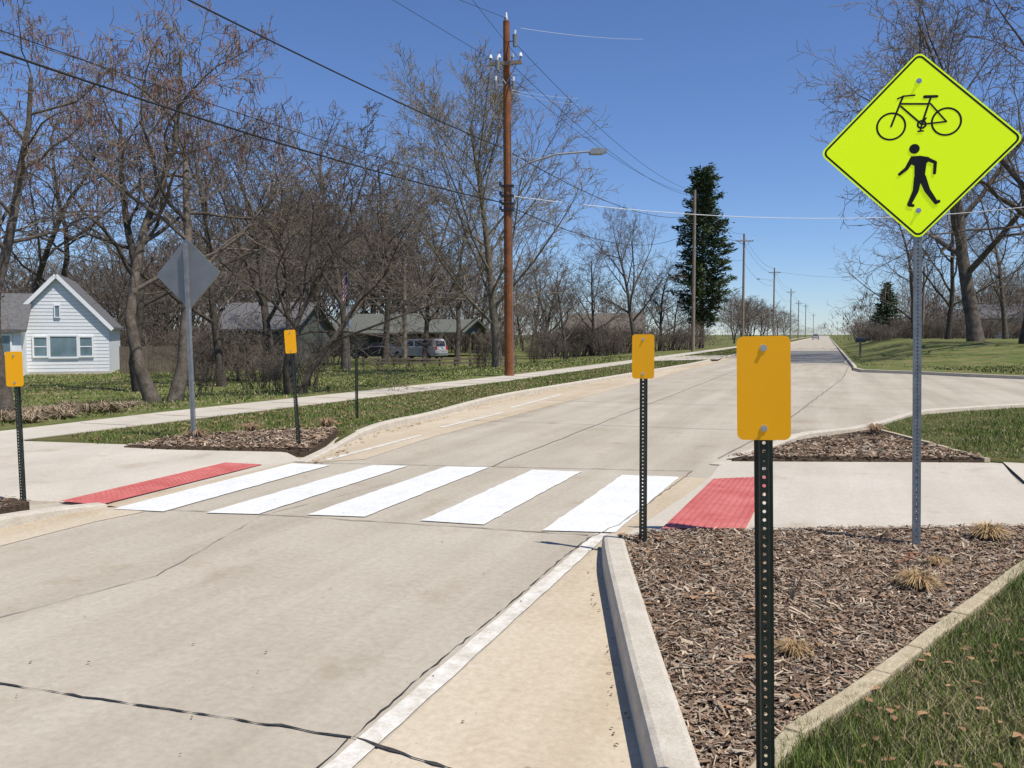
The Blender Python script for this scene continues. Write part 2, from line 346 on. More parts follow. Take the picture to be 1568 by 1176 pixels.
pathR=[G(985,818,.008),G(1400,812,.015),G(1800,812,.015),G(1800,790,.02),G(1560,740,.02),G(1530,703,.02),G(1400,702,.02),G(1110,700,.012),G(1090,728,.008),G(1060,752,.006),G(960,818,.006)]
tri_obj('walkway',pathR,M_path)
mb=MB(); ribbon(mb,[G(1560,708,.025),G(1700,800,.025)],.03,.026); ribbon(mb,[G(1180,812,.016),G(1170,706,.024)],.012,.026); ribbon(mb,[G(1140,735,.02),G(1180,731,.02)],.01,.026); mb.obj('walkway_joints',[M_jl])
tactile('tactile_paving',[G(1013,809,.03),G(1142,809,.03),G(1183,729,.03),G(1092,733,.03)])
mulchF=[G(1112,704,.03),G(1170,690,.08),G(1230,672,.09),G(1290,664,.09),G(1335,657,.09),G(1400,674,.085),G(1512,706,.04)]
tri_obj('mulch_bed',mulchF,M_mulch,skirt=.1)
mb=MB(); eF=dens([G(1335,657,.09),G(1400,674,.085),G(1512,706,.04)],.4)
for i in range(len(eF)-1):
    a,b=eF[i],eF[i+1];d=b-a;c=(a+b)/2; mb.box((c.x,c.y,c.z+.005),(d.length,.07,.05),0,rz=math.atan2(d.y,d.x))
mb.obj('garden_edging',[M_edge])
lawnF=[G(1335,657,.09),G(1400,636,.09),G(1470,630,.09),G(1568,624,.09),G(1800,612,.09),G(1800,700,.05),G(1600,712,.035),G(1528,707,.035),G(1512,706,.035),G(1400,674,.082)]
tri_obj('lawn',lawnF,M_lawn,skirt=.1)
tri_obj('walkway',[G(1532,704,.036),G(1600,708,.037),G(1800,690,.052),G(1800,790,.03),G(1570,738,.03)],M_path)
# ---------- scatter
def inpoly(x,y,P):
    c=np.zeros(len(x),bool); n=len(P)
    for i in range(n):
        x1,y1=P[i][0],P[i][1];x2,y2=P[i-1][0],P[i-1][1]
        if y1==y2: continue
        cond=((y1>y)!=(y2>y))&(x<(x2-x1)*(y-y1)/(y2-y1)+x1); c^=cond
    return c
def sample(P,n,vis=True,dmax=1e9):
    P=[(p[0],p[1]) for p in P]; a=np.array(P); lo=a.min(0);hi=a.max(0)
    hi=np.minimum(hi,[60,140]); X=[];Y=[];tot=0
    it=0
    while tot<n and it<400:
        it+=1
        x=rng.uniform(lo[0],hi[0],20000);y=rng.uniform(lo[1],hi[1],20000); k=inpoly(x,y,P)
        if vis:
            d=x*FH.x+y*FH.y; l=x*R.x+y*R.y
            k&=(d>1.5)&(np.abs(l)<d*.70+.5)&(d>(CH*.9)*F/720*.9)&(d<dmax)
            k&=rng.random(20000)<np.minimum(1,(14/np.maximum(d,1))**1.0)
        X.append(x[k]);Y.append(y[k]);tot+=k.sum()
    X=np.concatenate(X)[:n];Y=np.concatenate(Y)[:n]; return X,Y
def quadmesh(name,V,C,k,mt,parent=None):
    N=V.shape[0]; me=bpy.data.meshes.new(name); me.vertices.add(N*k); me.vertices.foreach_set('co',V.reshape(-1).astype(np.float32))
    me.loops.add(N*k); me.loops.foreach_set('vertex_index',np.arange(N*k,dtype=np.int32)); me.polygons.add(N)
    me.polygons.foreach_set('loop_start',np.arange(0,N*k,k,dtype=np.int32)); me.update(calc_edges=True); me.validate()
    ca=me.color_attributes.new('Col','FLOAT_COLOR','POINT'); cc=np.ones((N*k,4),np.float32); cc[:,:3]=np.repeat(C,k,axis=0)
    ca.data.foreach_set('color',cc.reshape(-1)); me.materials.append(mt)
    o=bpy.data.objects.new(name,me); scene.collection.objects.link(o)
    if parent:o.parent=parent
    return o
def blades(name,P,n,h=(.03,.08),w=.005,z=.1,green=.75,zf=None,cs=1.0,grow=0):
    x,y=sample(P,n); n=len(x)
    if n==0:return
    d=x*FH.x+y*FH.y; ww=w*(1+grow*np.maximum(0,d-10)/10)
    hh=rng.uniform(h[0],h[1],n); a=rng.uniform(0,2*np.pi,n); t=rng.uniform(0,2*np.pi,n); ln=rng.uniform(.1,1.2,n)*hh
    V=np.zeros((n,3,3)); zz=np.full(n,float(z))
    if zf: zz=np.array([zf(a_,b_) for a_,b_ in zip(x,y)])
    V[:,0,0]=x-np.cos(a)*ww/2;V[:,0,1]=y-np.sin(a)*ww/2;V[:,0,2]=zz
    V[:,1,0]=x+np.cos(a)*ww/2;V[:,1,1]=y+np.sin(a)*ww/2;V[:,1,2]=zz
    patch=np.sin(x*2.1+np.sin(y*1.3)*2)*np.sin(y*1.7+np.sin(x*1.9)*1.5)
    hh=hh*(1+.35*patch)
    V[:,2,0]=x+np.cos(t)*ln;V[:,2,1]=y+np.sin(t)*ln;V[:,2,2]=zz+hh
    gr=(rng.random(n)<green+.28*patch)
    C=np.where(gr[:,None],np.array([.128,.178,.038])*rng.uniform(.6,1.35,(n,1)),np.array([.38,.32,.17])*rng.uniform(.5,1.2,(n,1)))*cs
    quadmesh(name,V,C,3,M_veg)
def chips(name,P,n,z=.1,s=(.015,.055),wd=(.004,.012)):
    x,y=sample(P,n); n=len(x)
    L=rng.uniform(s[0],s[1],n)*.5; w=rng.uniform(wd[0],wd[1],n)*.5; a=rng.uniform(0,2*np.pi,n); ti=rng.normal(0,.22,n); ro=rng.normal(0,.35,n)
    big=rng.random(n)<.08; L[big]*=1.6; w[big]*=1.8
    dx=np.stack([np.cos(a)*np.cos(ti),np.sin(a)*np.cos(ti),np.sin(ti)],1); wx=np.stack([-np.sin(a)*np.cos(ro),np.cos(a)*np.cos(ro),np.sin(ro)],1)
    c=np.stack([x,y,z+rng.uniform(.002,.020,n)+np.abs(np.sin(ti))*L*.6],1)
    V=np.zeros((n,4,3)); V[:,0]=c-dx*L[:,None]-wx*w[:,None]*.7;V[:,1]=c+dx*L[:,None]-wx*w[:,None];V[:,2]=c+dx*L[:,None]+wx*w[:,None]*.6;V[:,3]=c-dx*L[:,None]+wx*w[:,None]
    v=rng.random(n); base=np.array([.27,.18,.12]); C=base*rng.uniform(.4,1.35,(n,1)); pal=v>.82; C[pal]=np.array([.52,.41,.29])*rng.uniform(.7,1.15,(pal.sum(),1)); gy=(v>.58)&(v<.74); C[gy]=np.array([.32,.27,.21])*rng.uniform(.6,1.3,(gy.sum(),1))
    quadmesh(name,V,C,4,M_chip)
chips('wood_mulch',mulchR,34000,ZM)
chips('wood_mulch',mulchF,4000,.07,s=(.03,.09),wd=(.01,.025))
chips('wood_mulch',mulchL,3500,.112,s=(.03,.09),wd=(.01,.025))
chips('wood_mulch',mulchL2,800,.11)
blades('grass',lawnR,62000,(.02,.07),.005,ZM,.60)
blades('grass',lawnF,22000,(.03,.06),.012,.075,.70)
blades('grass',stripB,42000,(.02,.055),.013,.09,.64,grow=.6)
lawnL=[Vector((-12.6,10,0)),Vector((-11.2,30,0)),Vector((-10.8,60,0)),Vector((-40,60,0)),Vector((-40,10,0))]
blades('grass',lawnL,40000,(.03,.075),.025,0,.62,zf=terr,grow=.6)
fl=[Vector((1.5,44,0)),Vector((7,35.2,0)),Vector((45,33.5,0)),Vector((45,90,0)),Vector((1.5,90,0))]
blades('grass',fl,26000,(.05,.10),.03,0,.56,zf=lambda a,b: lawnz(a,b)-.01,grow=.5)
def leaves(name,P,n,z,sz=(.03,.06),c=(.33,.19,.10)):
    x,y=sample(P,n); n=len(x); V=np.zeros((n,6,3)); a=rng.uniform(0,6.28,n); s=rng.uniform(sz[0],sz[1],n)/2
    prof=[(1.4,0),(.5,.75),(-.5,.6),(-1.3,0),(-.5,-.6),(.5,-.75)]
    cu=rng.uniform(.1,.8,n)
    for k,(u_,v_) in enumerate(prof):
        jx=rng.uniform(.6,1.2,n)
        V[:,k,0]=x+(np.cos(a)*u_-np.sin(a)*v_)*s*jx;V[:,k,1]=y+(np.sin(a)*u_+np.cos(a)*v_)*s*jx;V[:,k,2]=z+.006+abs(v_)*s*cu+abs(u_)*s*.2*cu
    C=np.array(c)*rng.uniform(.5,1.3,(n,1)); quadmesh(name,V,C,6,M_chip)
leaves('dead_leaves',lawnR,170,ZM+.02,(.02,.05)); leaves('dead_leaves',stripB,700,.11,(.06,.12)); leaves('dead_leaves',mulchR,70,ZM+.015); leaves('dead_leaves',lawnF,90,.10)
leaves('dead_leaves',[G(1372,868,ZM),G(1388,846,ZM),G(1412,850,ZM),G(1400,868,ZM)],14,ZM+.02,(.03,.05),(.30,.14,.08))
leaves('road_debris',[Vector((-6,2.5,0)),Vector((-.9,2.5,0)),Vector((-1.6,6.5,0)),Vector((-6,9,0))],70,.004,(.006,.018),(.12,.08,.06))
leaves('kerb_debris',[Vector((p.x+.02,p.y,0)) for p in lkS[:-2]]+[Vector((p.x+.25,p.y,0)) for p in reversed(lkS[:-2])],300,.006,(.02,.07),(.24,.15,.09))
leaves('kerb_debris',[Vector((p.x-.01,p.y,0)) for p in rkS]+[Vector((p.x-.10,p.y,0)) for p in reversed(rkS)],60,.005,(.006,.02),(.2,.13,.08))
def tuft(name,p,n=160,h=.16,spread=.14,c=(.42,.32,.16)):
    V=[];C=[]
    for i in range(n):
        a=random.uniform(0,6.28);r=random.uniform(0,.035)*spread/.14; b=Vector((p.x+math.cos(a)*r,p.y+math.sin(a)*r,p.z)); l=random.uniform(.4,1); o=Vector((math.cos(a),math.sin(a),0))*spread*l
        t=b+o+UP*h*random.uniform(.3,1)*(1.2-l*.6); s=Vector((-math.sin(a),math.cos(a),0))*.0025*spread/.14
        m=b+o*.4+UP*h*.75*random.uniform(.5,1)
        V.append([b-s,b+s,m+s,m-s]);V.append([m-s,m+s,t+s*.3,t-s*.3]); k=random.uniform(.5,1.25); C+= [[c[0]*k,c[1]*k,c[2]*k]]*2
    return V,C
def tuft1(name,*a):
    V,C=tuft(name,*a); quadmesh(name,np.array(V),np.array(C),4,M_veg)
for q in ((1512,828,1.15),(1405,903,1.0),(1436,868,.6),(1215,1005,.7)):
    tuft1('ornamental_grass',G(q[0],q[1],ZM),int(340*q[2]),.13*q[2],.14*q[2],(.50,.34,.17))
for q in ((500,655),(385,662),(1340,664),(300,672)): tuft1('ornamental_grass',G(q[0],q[1],.09),150,.2,.22,(.42,.28,.17))
VV=[];CC=[]
for i in range(40):
    d=random.uniform(14.5,20); px=random.uniform(0,215); p=col(px,d,0); p.z=terr(p.x,p.y)
    if p.x>-12.3: continue
    v,c=tuft('x',p,80,random.uniform(.1,.28),random.uniform(.3,.6),(.34,.26,.17)); VV+=v;CC+=c
quadmesh('dry_brush',np.array(VV),np.array(CC),4,M_veg)
mb=MB(); b=G(1212,925,ZM)
for i in range(9):
    a=random.uniform(0,6.28); mb.path([b,b+Vector((math.cos(a)*.02,math.sin(a)*.02,.08)),b+Vector((math.cos(a)*.06,math.sin(a)*.06,random.uniform(.12,.22)))],[.0025,.002,.001],4)
mb.obj('small_shrub',[M_twig])
# ---------- posts
def holeplate(mb,w,z0,z1,pitch,r,y,m=0,nx=0,side=0):
    n=int((z1-z0)/pitch); pitch=(z1-z0)/n
    for i in range(n):
        za=z0+i*pitch; zc=za+pitch/2; zb=za+pitch
        out=[(-w/2,za),(0,za),(w/2,za),(w/2,zc),(w/2,zb),(0,zb),(-w/2,zb),(-w/2,zc)]
        an=[225,270,315,0,45,90,135,180]
        inn=[(r*math.cos(math.radians(t)),zc+r*math.sin(math.radians(t))) for t in an]
        if side==0: vs=[(x,y,z) for x,z in out+inn]
        else: vs=[(y,x,z) for x,z in out+inn]
        mb.add(vs,[(k,(k+1)%8,(k+1)%8+8,k+8) for k in range(8)],m)
def uchannel(mb,h,m=0,w=.054):
    holeplate(mb,.024,-.3,h,.0254,.0052,-.012,m)
    for s in(-1,1):
        a=(s*.012,-.012);b=(s*.018,.014);c=(s*w/2,.016)
        mb.add([(a[0],a[1],-.3),(b[0],b[1],-.3),(b[0],b[1],h),(a[0],a[1],h)],[(0,1,2,3)],m)
        mb.box(((b[0]+c[0])/2,.0165,(h-.3)/2),(abs(c[0]-b[0]),.004,h+.3),m)
def rrect(w,h,r,n=6):
    out=[]
    for cx,cz,a0 in((w/2-r,h/2-r,0),(-w/2+r,h/2-r,90),(-w/2+r,-h/2+r,180),(w/2-r,-h/2+r,270)):
        for i in range(n+1):
            a=math.radians(a0+90*i/n); out.append((cx+r*math.cos(a),cz+r*math.sin(a)))
    return out
def marker(name,base,top,rz,pl=True,lean=(0,0)):
    mb=MB(); h=top-base.z
    uchannel(mb,h-(.02 if pl else 0),0)
    if pl:
        yy=-.0165; mb.T=Matrix.Translation((0,0,h-.152)); P=rrect(.152,.305,.02)
        mb.prism(P,yy-.002,yy,1)
        for z in(.118,-.118):
            mb.tube((0,yy-.002,z),(0,yy-.005,z),.010,n=12,m=2); mb.tube((0,yy-.005,z),(0,yy-.010,z),.006,n=6,m=2)
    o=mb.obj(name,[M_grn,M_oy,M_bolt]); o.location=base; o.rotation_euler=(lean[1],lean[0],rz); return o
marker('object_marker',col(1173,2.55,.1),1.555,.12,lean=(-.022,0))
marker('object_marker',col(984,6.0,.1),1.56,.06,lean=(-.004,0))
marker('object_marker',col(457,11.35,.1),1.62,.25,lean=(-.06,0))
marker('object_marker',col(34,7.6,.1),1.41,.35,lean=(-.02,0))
marker('green_post',col(546,15.2,.1),1.42,.2,pl=False)
def stroke(mb,a,b,w0,w1,y,m):
    a=Vector(a);b=Vector(b);d=(b-a).normalized();n=Vector((-d.y,d.x)); P=[]
    t0=math.atan2(n.y,n.x)
    for i in range(9): t=t0+math.pi*i/8; P.append((a.x+math.cos(t)*w0/2,a.y+math.sin(t)*w0/2))
    for i in range(9): t=t0+math.pi+math.pi*i/8; P.append((b.x+math.cos(t)*w1/2,b.y+math.sin(t)*w1/2))
    mb.flat(P,y,m)
def ring(mb,c,r,w,y,m,n=40):
    vs=[(c[0]+(r+s*w/2)*math.cos(6.28318*i/n),y,c[1]+(r+s*w/2)*math.sin(6.28318*i/n)) for s in(-1,1) for i in range(n)]
    mb.add(vs,[(i,(i+1)%n,(i+1)%n+n,i+n) for i in range(n)],m)
def diamond(side,r):
    c=math.cos(math.pi/4); return [((x-z)*c,(x+z)*c) for x,z in rrect(side,side,r,8)]
sb=G(1403,836,.1); sd=(sb-CAM).dot(FH)
U=sd/F
zc=pt(1391,224,sd).z
mb=MB(); hT=zc-.1+.5
for sgn in (-1,1):
    holeplate(mb,.05,-.3,hT,.0254*2 if sgn>0 else .0254,.0055,sgn*.025,0)
    holeplate(mb,.05,-.3,hT,.0254,.0055,sgn*.025,0,side=1)
mb.T=Matrix.Translation((0,-.03,zc-.1))
S=.885
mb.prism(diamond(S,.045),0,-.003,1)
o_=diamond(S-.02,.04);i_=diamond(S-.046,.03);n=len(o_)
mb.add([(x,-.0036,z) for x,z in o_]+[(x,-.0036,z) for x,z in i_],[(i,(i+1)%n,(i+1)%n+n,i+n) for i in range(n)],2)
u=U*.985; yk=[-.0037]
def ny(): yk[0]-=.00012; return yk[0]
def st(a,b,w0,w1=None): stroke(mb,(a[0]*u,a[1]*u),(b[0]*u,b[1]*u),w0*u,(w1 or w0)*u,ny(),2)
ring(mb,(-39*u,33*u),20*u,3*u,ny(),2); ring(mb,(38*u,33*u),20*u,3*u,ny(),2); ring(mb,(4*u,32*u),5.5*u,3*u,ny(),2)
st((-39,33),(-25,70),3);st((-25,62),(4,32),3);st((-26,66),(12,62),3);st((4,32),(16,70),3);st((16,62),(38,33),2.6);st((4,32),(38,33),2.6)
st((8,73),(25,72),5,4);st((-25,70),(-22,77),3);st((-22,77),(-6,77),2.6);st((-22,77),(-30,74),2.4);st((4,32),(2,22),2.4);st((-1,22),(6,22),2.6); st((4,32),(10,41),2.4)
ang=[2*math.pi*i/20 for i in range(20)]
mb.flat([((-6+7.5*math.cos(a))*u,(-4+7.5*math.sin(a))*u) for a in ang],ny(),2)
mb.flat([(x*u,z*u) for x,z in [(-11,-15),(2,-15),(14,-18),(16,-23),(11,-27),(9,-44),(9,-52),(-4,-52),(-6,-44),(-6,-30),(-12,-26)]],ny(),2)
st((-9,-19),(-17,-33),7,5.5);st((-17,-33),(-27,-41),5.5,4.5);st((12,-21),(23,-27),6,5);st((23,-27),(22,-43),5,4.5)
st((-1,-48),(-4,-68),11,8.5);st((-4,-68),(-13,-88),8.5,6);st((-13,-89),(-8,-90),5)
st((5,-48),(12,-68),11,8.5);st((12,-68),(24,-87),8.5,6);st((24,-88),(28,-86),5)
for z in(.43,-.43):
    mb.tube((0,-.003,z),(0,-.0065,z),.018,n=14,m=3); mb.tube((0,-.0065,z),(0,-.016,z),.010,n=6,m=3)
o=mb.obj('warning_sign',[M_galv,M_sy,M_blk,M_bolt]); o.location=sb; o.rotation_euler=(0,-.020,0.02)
b=col(297,12.1,.1); mb=MB(); zc2=pt(290,419,12.1).z-.1
holeplate(mb,.05,-.3,zc2+.42,.0254,.0055,-.025,0); holeplate(mb,.05,-.3,zc2+.42,.0254,.0055,.025,0,side=1); holeplate(mb,.05,-.3,zc2+.42,.0254,.0055,-.025,0,side=1)
mb.T=Matrix.Translation((0,.03,zc2)); mb.prism(diamond(.70,.04),0,.003,1); mb.prism(diamond(.70,.04),.0035,.0045,2)
for z in(.3,-.3): mb.tube((0,-.002,z),(0,-.058,z),.012,n=8,m=0)
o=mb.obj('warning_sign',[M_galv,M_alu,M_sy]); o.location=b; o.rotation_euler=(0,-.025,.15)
# ---------- utility poles
def crossarm(mb,z,L=2.2,m=1):
    mb.box((0,-.2,z),(L,.1,.12),m)
    for x in(-L*.46,-L*.2,L*.2,L*.46): mb.tube((x,-.2,z+.06),(x,-.2,z+.2),.03,n=6,m=3);mb.tube((x,-.2,z+.2),(x,-.2,z+.32),.07,.04,n=8,m=2)
    for s in(-1,1): mb.tube((s*L*.35,-.2,z-.03),(0,-.16,z-.7),.02,n=4,m=3)
def lamp(mb,z,L,sx=1,dz=1.0,m=3):
    pts=[Vector((0,0,z-dz)),Vector((sx*L*.25,0,z-dz*.45)),Vector((sx*L*.6,0,z-dz*.1)),Vector((sx*L,0,z))]
    mb.path(pts,.035,6,m); mb.tube((0,0,z-dz*.2),(sx*L*.4,0,z-dz*.27),.015,n=5,m=m)
    prof=[(0,-.02),(.05,-.1),(.45,-.1),(.62,-.03),(.62,.04),(.4,.11),(.1,.09)]
    T=mb.T.copy(); mb.T=T@Matrix.Translation((sx*L,0,z))@Matrix.Diagonal((sx,1,1,1)); mb.prism(prof,-.15,.15,4); mb.T=T
base=col(780,30.8,.07); base.z=terr(base.x,base.y); top=pt(775.5,32,30.8); H=top.z-base.z
mb=MB()
mb.tube((0,0,-.3),(0,0,H*.72),.175,.14,n=14,m=0); mb.tube((0,0,H*.72),(0,0,H),.139,.115,n=14,m=0)
zA=pt(779,99,30.8).z-base.z
mb.T=Matrix.Rotation(.15,4,'Z'); crossarm(mb,zA,1.15,1); mb.T=Matrix.Identity(4)
mb.box((0,0,H+.03),(.06,.3,.12),3); mb.tube((0,0,H+.05),(0,0,H+.3),.05,.03,n=8,m=2)
for (px,py,r,l) in((793,62,.09,.4),(763,130,.06,.3),(790,130,.06,.25),(766,100,.08,.35)):
    q=pt(px,py,30.4)-base; mb.tube(q-UP*l/2,q+UP*l/2,r*.8,r,n=10,m=3 if r<.1 else 5); mb.tube(q,(0,0,q.z+.1),.02,n=5,m=3)
    mb.tube(q+UP*l/2,q+UP*(l/2+.15),.03,.05,n=8,m=2)
for py in (285,300,312,322):
    z=pt(778,py,30.8).z-base.z; mb.box((.0,-.02,z),(.45,.36,.05),5,rz=.3); mb.tube((-.2,-.2,z),(-.2,-.2,z+.12),.05,n=8,m=5)
mb.tube((.15,-.05,0),(.15,-.05,H*.72),.02,n=5,m=3)
zl=pt(905,233,30.8).z-base.z; mb.T=Matrix.Rotation(YAW,4,'Z'); lamp(mb,zl,2.85,1,.85); mb.T=Matrix.Identity(4)
o=mb.obj('utility_pole',[M_wood,M_woodg,M_white,M_alu,M_galv,M_dark]); o.location=base; o.rotation_euler=(0,-.009,0)
tops=[]
def wp(px,ty,d,lampside=0,arm=True,lz=.85):
    b=col(px,d,.08); t=pt(px,ty,d); H=t.z-b.z; mb=MB(); mb.tube((0,0,-.2),(0,0,H),.17,.12,n=10,m=0)
    if arm: crossarm(mb,H-.9,2.2,1)
    if lampside: lamp(mb,H*lz,2.6,lampside,.6)
    o=mb.obj('utility_pole',[M_woodg,M_woodg,M_white,M_alu,M_galv,M_galv]); o.location=b; o.rotation_euler[2]=YAW if lampside else 0
    return t
tops.append(wp(1061,291,75,0,False)); tops.append(wp(1137,358,108,-1,True,lz=.95)); tops.append(wp(1184,410,160,-1)); tops.append(wp(1210,442,225)); tops.append(wp(1233,465,330)); tops.append(wp(1245,480,460))
wp(620,392,62,0,False)
wp(1412,408,95,0,False); wp(1222,460,270,0)
def mkwires(name,segs,mt):
    cu=bpy.data.curves.new(name,'CURVE'); cu.dimensions='3D'; cu.bevel_depth=1.0; cu.bevel_resolution=1
    for a,b,r,sag in segs:
        n=20; s=cu.splines.new('POLY'); s.points.add(n)
        for i in range(n+1):
            t=i/n; p=Vector(a).lerp(Vector(b),t); p.z-=sag*4*t*(1-t); s.points[i].co=(*p,1); s.points[i].radius=r
    cu.materials.append(mt); o=bpy.data.objects.new(name,cu); scene.collection.objects.link(o); return o
D=30.8
segs=[(pt(-250,-8,13),pt(778,312,D),.022,.25),(pt(180,-55,14),pt(777,230,D),.017,.1),(pt(-150,-8,15),pt(777,296,D),.010,.2),
(pt(560,-25,24),pt(760,95,D),.007,.0),(pt(640,-25,24),pt(776,28,D),.007,0),(pt(700,-30,25),pt(800,97,D),.007,0)]
for z0,z1 in((100,300),(62,292),(235,330),(318,352)):
    q=pt(1061,z1,75); segs.append((pt(785,z0,D),q,.010 if z0<200 else .016,.9 if z0<300 else 1.3))
segs.append((pt(757,97,D),pt(1061,296,75),.009,.9))
for i in range(len(tops)-1):
    for dz in(0,-.9,-3.2): segs.append((tops[i]+UP*dz,tops[i+1]+UP*dz,.014,1.0))
segs.append((pt(1184,415,160),pt(1330,425,150),.015,.4)); 
mkwires('power_lines',segs,M_wire)
mkwires('service_wires',[(pt(783,300,D),pt(1700,298,38),.014,.9),(pt(783,138,D),pt(885,151,45),.006,.05),(pt(783,142,D),pt(885,160,45),.005,.05),(pt(797,43,D),pt(985,60,45),.007,.1)],M_wirel)
# ---------- trees
def perp(d):
    a=d.cross(Vector((0,0,1)) if abs(d.z)<.9 else Vector((1,0,0))).normalized(); return a,d.cross(a)
class TG:
    def __init__(s,seed,P): s.r=random.Random(seed); s.P=P; s.v=[];s.f=[];s.m=[]
    def tube(s,pts,rs,n,m):
        o=len(s.v); N=len(pts); a=None
        for i,(p,r) in enumerate(zip(pts,rs)):
            d=(pts[min(i+1,N-1)]-pts[max(i-1,0)]); d.normalize()
            if a is None: a,b=perp(d)
            else:
                b=d.cross(a); b.normalize(); a=b.cross(d)
            for k in range(n):
                t=6.28318*k/n; c=math.cos(t)*r; e=math.sin(t)*r
                s.v.append((p.x+a.x*c+b.x*e,p.y+a.y*c+b.y*e,p.z+a.z*c+b.z*e))
        for i in range(N-1):
            for k in range(n): s.f.append((o+i*n+k,o+i*n+(k+1)%n,o+(i+1)*n+(k+1)%n,o+(i+1)*n+k)); s.m.append(m)
    def grow(s,p,d,L,r,lev):
        P=s.P; rd=s.r; n=P['seg'][lev]; step=L/n; pts=[p];rs=[r];ds=[d]; w=P['wob'][lev]; tr=P['trop'][lev]
        rend=r*P['taper'][lev]
        for i in range(n):
            d=Vector((d.x+rd.gauss(0,w),d.y+rd.gauss(0,w),d.z+rd.gauss(0,w)*.7+tr)); d.normalize()
            p=p+d*step; pts.append(p); ds.append(d); rs.append(max(P['rmin'],r+(rend-r)*(i+1)/n))
        if lev==0: rs[0]*=1.35
        s.tube(pts,rs,(9,6,4,3,3)[lev],0 if lev<2 else 1)
        if lev<P['max']:
            nc=P['nch'][lev]; st=P['st'][lev]; az=rd.uniform(0,6.28)
            for k in range(nc):
                t=st+(1-st)*(k+rd.random())/nc; x=t*n; i=min(int(x),n-1); f=x-i
                q=pts[i].lerp(pts[i+1],f); rr=rs[i]+(rs[i+1]-rs[i])*f; dd=ds[i+1]
                a,b=perp(dd); az+=2.4+rd.uniform(-.5,.5); an=math.radians(P['ang'][lev]*rd.uniform(.65,1.3))
                nd=dd*math.cos(an)+(a*math.cos(az)+b*math.sin(az))*math.sin(an)
                ll=L*P['rat'][lev]*(1.2-.75*t)*rd.uniform(.7,1.25) if lev<2 else L*P['rat'][lev]*rd.uniform(.6,1.2)
                s.grow(q,nd,ll,max(P['rmin'],min(rr*.8,rr*P['rr'][lev])),lev+1)
        else:
            if P.get('bud') and rd.random()<P['bud']:
                for i in (1,2):
                    q=pts[min(i,len(pts)-1)]; sz=P.get('bs',.03); a=Vector((rd.gauss(0,1),rd.gauss(0,1),rd.gauss(0,1))).normalized()*sz; b=Vector((rd.gauss(0,1),rd.gauss(0,1),rd.gauss(0,1))).normalized()*sz
                    o=len(s.v); s.v+= [tuple(q),tuple(q+a),tuple(q+b)]; s.f.append((o,o+1,o+2)); s.m.append(2)
            if P.get('pod') and p.z>P.get('podz',0) and rd.random()<P['pod']:
                q=pts[-1]; 
                for _ in range(3):
                    o=len(s.v); x=rd.gauss(0,.05);y=rd.gauss(0,.05);l=rd.uniform(.08,.17); a=rd.uniform(0,6.28);wx=math.cos(a)*.008;wy=math.sin(a)*.008
                    s.v+=[(q.x+x-wx,q.y+y-wy,q.z),(q.x+x+wx,q.y+y+wy,q.z),(q.x+x*1.6+wx,q.y+y*1.6+wy,q.z-l),(q.x+x*1.6-wx,q.y+y*1.6-wy,q.z-l)]; s.f.append((o,o+1,o+2,o+3)); s.m.append(2)
    def mesh(s,name,mats):
        me=bpy.data.meshes.new(name); me.from_pydata(s.v,[],s.f)
        for m in mats: me.materials.append(m)
        me.polygons.foreach_set('material_index',s.m); me.polygons.foreach_set('use_smooth',[True]*len(s.f)); me.update()
        s.H=max(v[2] for v in s.v); return me
def tree(seed,mats,H=10,stems=1,trunk=.7,r=.17,split=None,**kw):
    P=dict(seg=(8,7,5,4,2),wob=(.07,.13,.17,.2,.22),trop=(.03,.05,.04,.02,.02),taper=(.25,.2,.25,.4,.6),rmin=.0055,max=4,nch=(10,7,6,4),st=(.28,.2,.12,.1),ang=(48,45,42,40),rat=(.55,.5,.48,.5),rr=(.55,.55,.5,.6))
    P.update(kw); t=TG(seed,P)
    for k in range(stems):
        a=k*6.28/stems+seed; tl=(.0 if stems==1 else .28)
        t.grow(Vector((math.cos(a)*.12*(stems>1),math.sin(a)*.12*(stems>1),-.15)),Vector((math.cos(a)*tl,math.sin(a)*tl,1)).normalized(),H*trunk,r/(1 if stems==1 else 1.35),0)
    me=t.mesh('bare_tree_mesh',mats); return me,t.H
BD=[M_bark,M_twig,M_pod]; BL=[M_barkl,M_twigl,M_bud]
TA=tree(3,BD,10,2,.62,.14,pod=.18,podz=4,wob=(.16,.22,.24,.25,.25),nch=(9,7,6,4),ang=(50,50,48,45),trop=(.05,.03,.02,.0,-.02),st=(.32,.25,.15,.1))
TA2=tree(14,BD,10,1,.66,.14,pod=.18,podz=4,wob=(.14,.22,.24,.25,.25),nch=(10,7,6,4),ang=(55,50,48,45),st=(.3,.2,.12,.1),trop=(.05,.03,.02,.0,-.02))
TA3=tree(21,BD,9,3,.62,.10,wob=(.14,.2,.24,.25,.25),nch=(10,7,6,4),ang=(48,50,48,45),st=(.2,.15,.1,.1))
TB=tree(5,BL,10,1,.74,.13,bud=.8,bs=.022,nch=(20,9,8,5),ang=(38,34,38,40),st=(.14,.12,.1,.1),rat=(.70,.46,.42,.5),trop=(.02,.075,.06,.04,.03),wob=(.03,.06,.11,.16,.2),rr=(.42,.5,.5,.6))
TC=tree(8,BD,10,1,.62,.16,nch=(12,8,7,5),ang=(48,46,44,42),st=(.25,.2,.12,.1),rat=(.72,.5,.46,.5),trop=(.03,.05,.04,.02,.0),bud=.3,bs=.02)
TD=tree(31,BD,10,1,.72,.11,nch=(13,7,6,4),ang=(40,40,42,42),st=(.2,.15,.1,.1),rat=(.52,.5,.46,.5),trop=(.03,.07,.05,.03,.02))
TE=tree(44,BD,10,1,.68,.12,nch=(12,7,6,4),ang=(50,42,42,42),st=(.2,.15,.1,.1),rat=(.58,.5,.46,.5))
